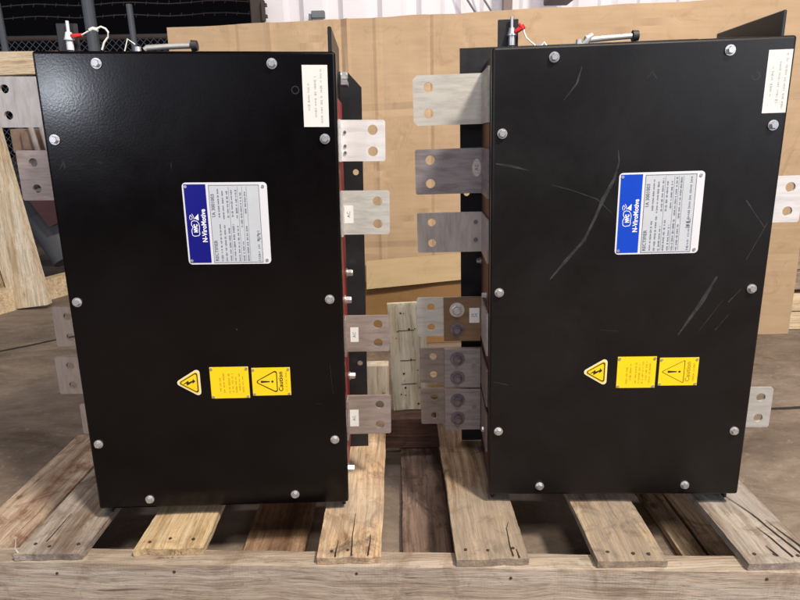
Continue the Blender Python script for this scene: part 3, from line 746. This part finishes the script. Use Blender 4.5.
tag(dk, 'low cardboard sheet under the pale flap between the cabinets, the shade put into its dark brown colour', 'cardboard')

def crate_board(name, label, cat, pts, off, mat):
    mb = MB(); mb.prism(pts, off); return tag(mb.build(name, mat), label, cat)
# upright board with knots between the cabinets
b = board('crate_board', 0, .12, 0, .36, 0, .02, WZ, None, 31, nseg=30)
# rotate it upright
for v in b.data.vertices: v.co = Vector((v.co.x, -v.co.z, v.co.y))
for p in b.data.polygons: pass
b.location = (-.028, 1.84, -.13); b.rotation_euler = (-.06, math.radians(-2.0), 0)
tag(b, 'pale knotty crate board standing upright behind the gap between the cabinets', 'board')
rng = random.Random(5)
mb = MB()
for k in range(15):
    x = rng.choice([.02, .045, .06, .09])+rng.uniform(-.01, .01); z = rng.uniform(.02, .34)
    mb.cyl((x, -.0205, z), (x, -.0225, z), rng.uniform(.0015, .0035), n=8)
for z in (.27, .17, .09): mb.box(.03, .08, -.0225, -.0205, z, z+.0015)
n = mb.build('nail_marks', M['nail'], b)
mb = MB(); mb.box(-.125, -.045, 1.95, 2.0, -.13, -.02, .002, 1); tag(mb.build('wood_block', WZ), 'small pale wood block on the floor beside the upright crate board', 'wood block')
mb = MB(); mb.box(.09, .21, 1.92, 1.98, -.13, -.055, .002, 1); tag(mb.build('wood_block', WCX), 'yellowish wood block behind the lowest overlapping bus bars of the scuffed cabinet', 'wood block')

# timber frame on the left
def plank(name, label, pts, off, mat): return crate_board(name, label, 'timber', pts, off, mat)
plank('timber_plank', 'broad cream timber plank leaning at the far left with one knot', [(-2.14, 3.20, -.125), (-1.945, 3.20, -.105), (-2.110, 3.26, 1.085), (-2.32, 3.26, 1.085)], (0, .05, 0), WC)
plank('timber_plank', 'level cream timber beam at the top left, level with the cabinet top', [(-2.5, 3.26, 1.09), (-1.70, 3.26, 1.10), (-1.70, 3.26, 1.205), (-2.5, 3.26, 1.21)], (0, .05, 0), WCX)
plank('timber_plank', 'cream timber beam lying on the floor behind the leaning plank', [(-2.20, 2.98, -.13), (-1.93, 3.75, -.13), (-1.93, 3.75, -.005), (-2.20, 2.98, -.005)], (-.06, .02, 0), WCX)
plank('timber_plank', 'orange brown strip standing in for the shaded left side of the leaning plank', [(-2.22, 3.23, -.12), (-2.165, 3.23, -.13), (-2.34, 3.27, 1.08), (-2.40, 3.27, 1.08)], (0, .08, 0), W2)  # strip for the plank's shaded side, shade put into its colour
# right edge timber
for z0, lab in ((-.13, 'lower light timber at the right edge behind the cardboard sheet'), (-.045, 'upper light timber stacked at the right edge behind the cardboard sheet'), (.055, 'dark knotty timber on top of the light timbers at the right edge')):
    mb = MB(); mb.box(1.74, 2.3, 2.58, 3.0, z0, z0+.08, .003, 1); tag(mb.build('timber_plank', WCX if z0 < .05 else W4), lab, 'timber')
mb = MB(); mb.box(1.72, 2.1, 2.62, 2.9, .137, .62, .003, 1); tag(mb.build('crate', W4), 'brown wooden crate at the right edge standing on the stacked timbers', 'crate')

# castings and scrap at the left
mb = MB(); mb.cyl((-2.30, 3.95, .30), (-2.16, 3.9, .02), .13, .11, n=28); mb.cyl((-2.36, 3.97, .42), (-2.30, 3.95, .30), .16, .13, n=28)
tag(mb.build('machine_casting', M['greybox'], smooth=True), 'blue grey machine casting on the floor behind the leaning plank', 'machine part')
mb = MB(); mb.prism([(-2.28, 3.7, .48), (-2.08, 3.7, .46), (-2.06, 3.7, .30), (-2.15, 3.7, .26)], (0, .06, 0)); tag(mb.build('steel_bracket', M['maroon']), 'maroon steel bracket standing behind the leaning plank', 'bracket')
M['rust2'] = flat('rust_brown_iron', (.34, .23, .16), .8, .6, 0, 14); M['dullgrey'] = flat('dull_grey_iron', (.42, .37, .33), .6, .5, 0, 18)
mb = MB(); mb.cyl((-2.62, 4.35, .58), (-2.05, 4.35, .60), .085, n=24); mb.cyl((-2.30, 4.35, .585), (-2.22, 4.35, .588), .12, n=24); mb.cyl((-2.06, 4.35, .60), (-2.02, 4.35, .60), .115, n=24)
tag(mb.build('flanged_pipe', M['dullgrey'], smooth=True), 'dull grey flanged pipe lying level behind the second bus bar at the left', 'pipe')
mb = MB(); mb.box(-2.60, -2.18, 4.2, 4.5, .70, .86, .01, 2); mb.box(-2.5, -2.42, 4.15, 4.2, .72, .84, .004, 1); mb.box(-2.36, -2.28, 4.15, 4.2, .72, .84, .004, 1)
tag(mb.build('iron_housing', M['rust2']), 'rust brown iron housing on top of the grey pipe at the left', 'machine part')
mb = MB()
for k in range(4): mb.cyl((-2.16-.07*k, 4.1, .70), (-2.20-.07*k, 4.12, .90), .018, n=10)
mb.box(-2.42, -2.12, 4.08, 4.14, .68, .71, .004, 1); tag(mb.build('stud_rack', M['dullgrey']), 'small rack of four grey steel rods behind the left bus bars', 'rack')
mb = MB(); mb.tube([(-2.47, 3.85, .62), (-2.42, 3.84, .70), (-2.45, 3.85, .80)], .02); tag(mb.build('pipe', M['maroon']), 'short red pipe beside the dark box at the left edge', 'pipe')
mb = MB(); mb.box(-2.35, -1.6, 4.6, 5.2, -.13, .42, .02, 2); mb.box(-2.25, -1.8, 4.7, 5.1, .42, .70, .03, 2)
tag(mb.build('machine_pedestal', M['rust']), 'dull brown machine base on the floor beyond the castings at the left', 'machine part')

# white corrugated wall
bm = MB(); x = -.89; Y = 4.5; pts = []
while x < 4.2:
    pts += [(x, Y), (x+.13, Y), (x+.165, Y+.035), (x+.235, Y+.035)]; x += .27
for i in range(len(pts)-1):
    a, b2 = pts[i], pts[i+1]; bm.poly([(a[0], a[1], -.13), (b2[0], b2[1], -.13), (b2[0], b2[1], 3.0), (a[0], a[1], 3.0)])
bm.box(-.89, 4.2, 4.56, 4.60, -.13, 3.0)
tag(bm.build('corrugated_wall', M['wallwhite']), 'white corrugated steel container wall behind the cardboard', 'wall')
mb = MB(); mb.box(-.975, -.892, 4.44, 4.60, -.13, 3.0, .006, 1); fr = tag(mb.build('door_post', M['frame_brown']), 'dark brown steel post at the left end of the white corrugated wall', 'post')
mb = MB(); mb.box(-.892, -.868, 4.40, 4.43, 1.53, 1.66, .003, 1); mb.box(-.868, -.855, 4.40, 4.43, 1.55, 1.57); mb.box(-.868, -.855, 4.40, 4.43, 1.62, 1.64); mb.build('hinge', M['frame_brown'], fr)
mb = MB(); mb.box(-.56, -.47, 4.42, 4.47, 1.545, 1.592, .004, 1); mb.box(-.575, -.56, 4.40, 4.47, 1.50, 1.57, .002, 1); tag(mb.build('latch_plate', M['galv']), 'small grey latch plate low on the white corrugated wall', 'latch')
for x, h in ((.49, 0), (.60, .01)):
    mb = MB(); mb.tube([(x-.12, 4.38, 1.95), (x-.05, 4.36, 1.75), (x, 4.35, 1.62), (x+.05, 4.33, 1.54), (x+.13, 4.3, 1.3)], .007, 6)
    tag(mb.build('cable', M['galv']), 'left one of two grey cables hanging against the white wall' if h == 0 else 'right one of two grey cables hanging against the white wall', 'cable')
mb = MB(); mb.box(.715, .775, 4.28, 4.34, -.13, 2.4, .004, 1); tag(mb.build('wall_post', flat('brown_grey_paint', (.22, .16, .14), .6)), 'thin brown grey post in front of the white corrugated wall', 'post')
mb = MB(); mb.box(.98, 1.14, 4.1, 4.3, 1.565, 1.9, .01, 2); mb.cyl((1.06, 4.2, 1.9), (1.06, 4.2, 2.6), .01); tag(mb.build('hoist_box', M['maroon']), 'dark box hanging at the top in front of the white corrugated wall', 'box')

# fence outside at the left
f = empty('chain_link_fence', (-3.4, 7, -.13)); tag(f, 'dim chain link fence with barbed wire and grey posts in the dark', 'fence')
def fch(mb, name, mat): o = mb.build(name, mat, f); o.matrix_parent_inverse = Matrix.Translation(-Vector(f.location)); return o
for (x, r, zt) in ((-4.19, .035, 2.23), (-3.235, .062, 3.2), (-2.79, .033, 2.19)):
    fch(MB().cyl((x, 7, -.13), (x-.03, 7, zt), r, n=14), 'post', M['galv'])
for z, m, r in ((1.885, 'rust', .03), ):
    fch(MB().cyl((-6, 7.02, z), (-1.2, 7.02, z-.02), r, n=10), 'rail', M[m])
for z in (2.20, 2.08, 2.32):
    mb = MB(); mb.tube([(-6+.2*i, 7, z+.012*math.sin(i*1.3)) for i in range(25)], .005, 5)
    for i in range(40):
        x = -6+.12*i; mb.cyl((x, 7, z-.018), (x+.012, 7, z+.018), .003, n=4)
    fch(mb, 'barbed_wire', M['rust'])
mb = MB(); s = .075
x = -6.2
while x < -1.2:
    for sg in (1, -1):
        L = 1.95
        xa, xb = (x, x+L) if sg > 0 else (x+L, x)
        # clip to the panel
        xa2, za, xb2, zb = xa, -.1, xb, 1.85
        def cl(xx, zz, ox, oz):
            if xx < -6: t = (-6-ox)/(xx-ox); return -6, oz+(zz-oz)*t
            if xx > -1.2: t = (-1.2-ox)/(xx-ox); return -1.2, oz+(zz-oz)*t
            return xx, zz
        if max(xa2, xb2) < -6 or min(xa2, xb2) > -1.2: continue
        a = cl(xa2, za, xb2, zb) ; b = cl(xb2, zb, xa2, za)
        mb.cyl((a[0], 7+.004*sg, a[1]), (b[0], 7+.004*sg, b[1]), .0028, n=4, cap=False)
    x += s
fch(mb, 'wire_mesh', M['galv'])

# ------------------------------------------------------------------ lamps
def area(name, loc, target, size, power, color, sizey=None):
    l = bpy.data.lights.new(name, 'AREA'); l.energy = power; l.color = color; l.size = size
    if sizey: l.shape = 'RECTANGLE'; l.size_y = sizey
    o = bpy.data.objects.new(name, l); C.objects.link(o); o.location = loc
    o.rotation_euler = (Vector(target)-Vector(loc)).to_track_quat('-Z', 'Y').to_euler(); return o
area('hall_or_sheen_light', (1.55, -.75, 3.6), (.3, 1.6, .4), .4, 225, (1, .90, .77))
area('hall_or_sheen_light', (.12, -1.3, 3.6), (.05, 1.8, .2), .7, 60, (1, .92, .82))
area('hall_or_sheen_light', (2.45, -2.05, 1.55), (.7, 1.1, .8), .9, 17, (.88, .93, 1))  # added light, placed so its reflection greys the right cover's top corner
area('wall_fill', (.8, 3.3, 4.2), (.8, 4.5, 1.2), 1.0, 58, (1, .93, .95), .4)  # added light that brightens the white wall to overexposure
p = bpy.data.lights.new('spot_lamp', 'POINT'); p.energy = 44; p.shadow_soft_size = .05; p.color = (.85, .9, 1)
po = bpy.data.objects.new('work_lamp', p); C.objects.link(po); po.location = (-2.2, -2.57, 1.174)

w = bpy.data.worlds.new('World'); SC.world = w; w.use_nodes = True; nt = w.node_tree
bg = nt.nodes['Background']; tc = N(nt, 'ShaderNodeTexCoord'); sx = N(nt, 'ShaderNodeSeparateXYZ'); lk(nt, tc.outputs['Generated'], sx.inputs[0])
my = N(nt, 'ShaderNodeMapRange'); my.inputs[1].default_value = .1; my.inputs[2].default_value = -.5; lk(nt, sx.outputs['Y'], my.inputs[0])
ab = N(nt, 'ShaderNodeMath', operation='ABSOLUTE'); lk(nt, sx.outputs['X'], ab.inputs[0])
mx = N(nt, 'ShaderNodeMapRange'); mx.inputs[1].default_value = .08; mx.inputs[2].default_value = .5; mx.inputs[3].default_value = .10; lk(nt, ab.outputs[0], mx.inputs[0])
# made-up surroundings: dark below, bright side bands shaped for the covers' sheen, dimmer overhead
zc_ = ramp(nt, sx.outputs['Z'], [(0, 0), (.02, .03), (.22, 1), (.45, 1), (.7, .2), (.9, .06)])
zz = N(nt, 'ShaderNodeMapRange'); zz.inputs[1].default_value = -.25; zz.inputs[2].default_value = .75; lk(nt, sx.outputs['Z'], zz.inputs[0])
zc_.node.id_data.links.new(zz.outputs[0], zc_.node.inputs['Fac'])
zr = zc_.node.color_ramp.elements
for e, p_ in zip(zr, (.10, .25, .37, .56, .72, 1.0)): e.position = p_
zm = N(nt, 'ShaderNodeMath', operation='MULTIPLY'); lk(nt, zc_, zm.inputs[0]); lk(nt, my.outputs[0], zm.inputs[1])
zn = N(nt, 'ShaderNodeMath', operation='MULTIPLY'); lk(nt, zm.outputs[0], zn.inputs[0]); lk(nt, mx.outputs[0], zn.inputs[1])
cr = ramp(nt, zn.outputs[0], [(0, (.003, .003, .004)), (1, (1.3, 1.4, 1.75))])
lk(nt, cr, bg.inputs['Color']); bg.inputs['Strength'].default_value = 1.0

# ------------------------------------------------------------------ camera
cam = bpy.data.cameras.new('camera'); cam.sensor_width = 36; cam.lens = 27; cam.clip_end = 200; cam.clip_start = .02
co = bpy.data.objects.new('camera', cam); C.objects.link(co)
fwd = Vector((0, .9664, -.2572)); rr = Vector((.9998, -.0054, -.0203)); uu = Vector((.021, .2572, .9661))
rr = (rr-fwd*rr.dot(fwd)).normalized(); uu = rr.cross(fwd)
mtx = Matrix((( rr.x, uu.x, -fwd.x, 0), (rr.y, uu.y, -fwd.y, 0), (rr.z, uu.z, -fwd.z, CZ), (0, 0, 0, 1)))
co.matrix_world = mtx
SC.camera = co
SC.render.resolution_x = 1024; SC.render.resolution_y = 768
SC.view_settings.view_transform = 'Standard'; SC.view_settings.look = 'None'; SC.view_settings.gamma = 1; SC.view_settings.exposure = 0
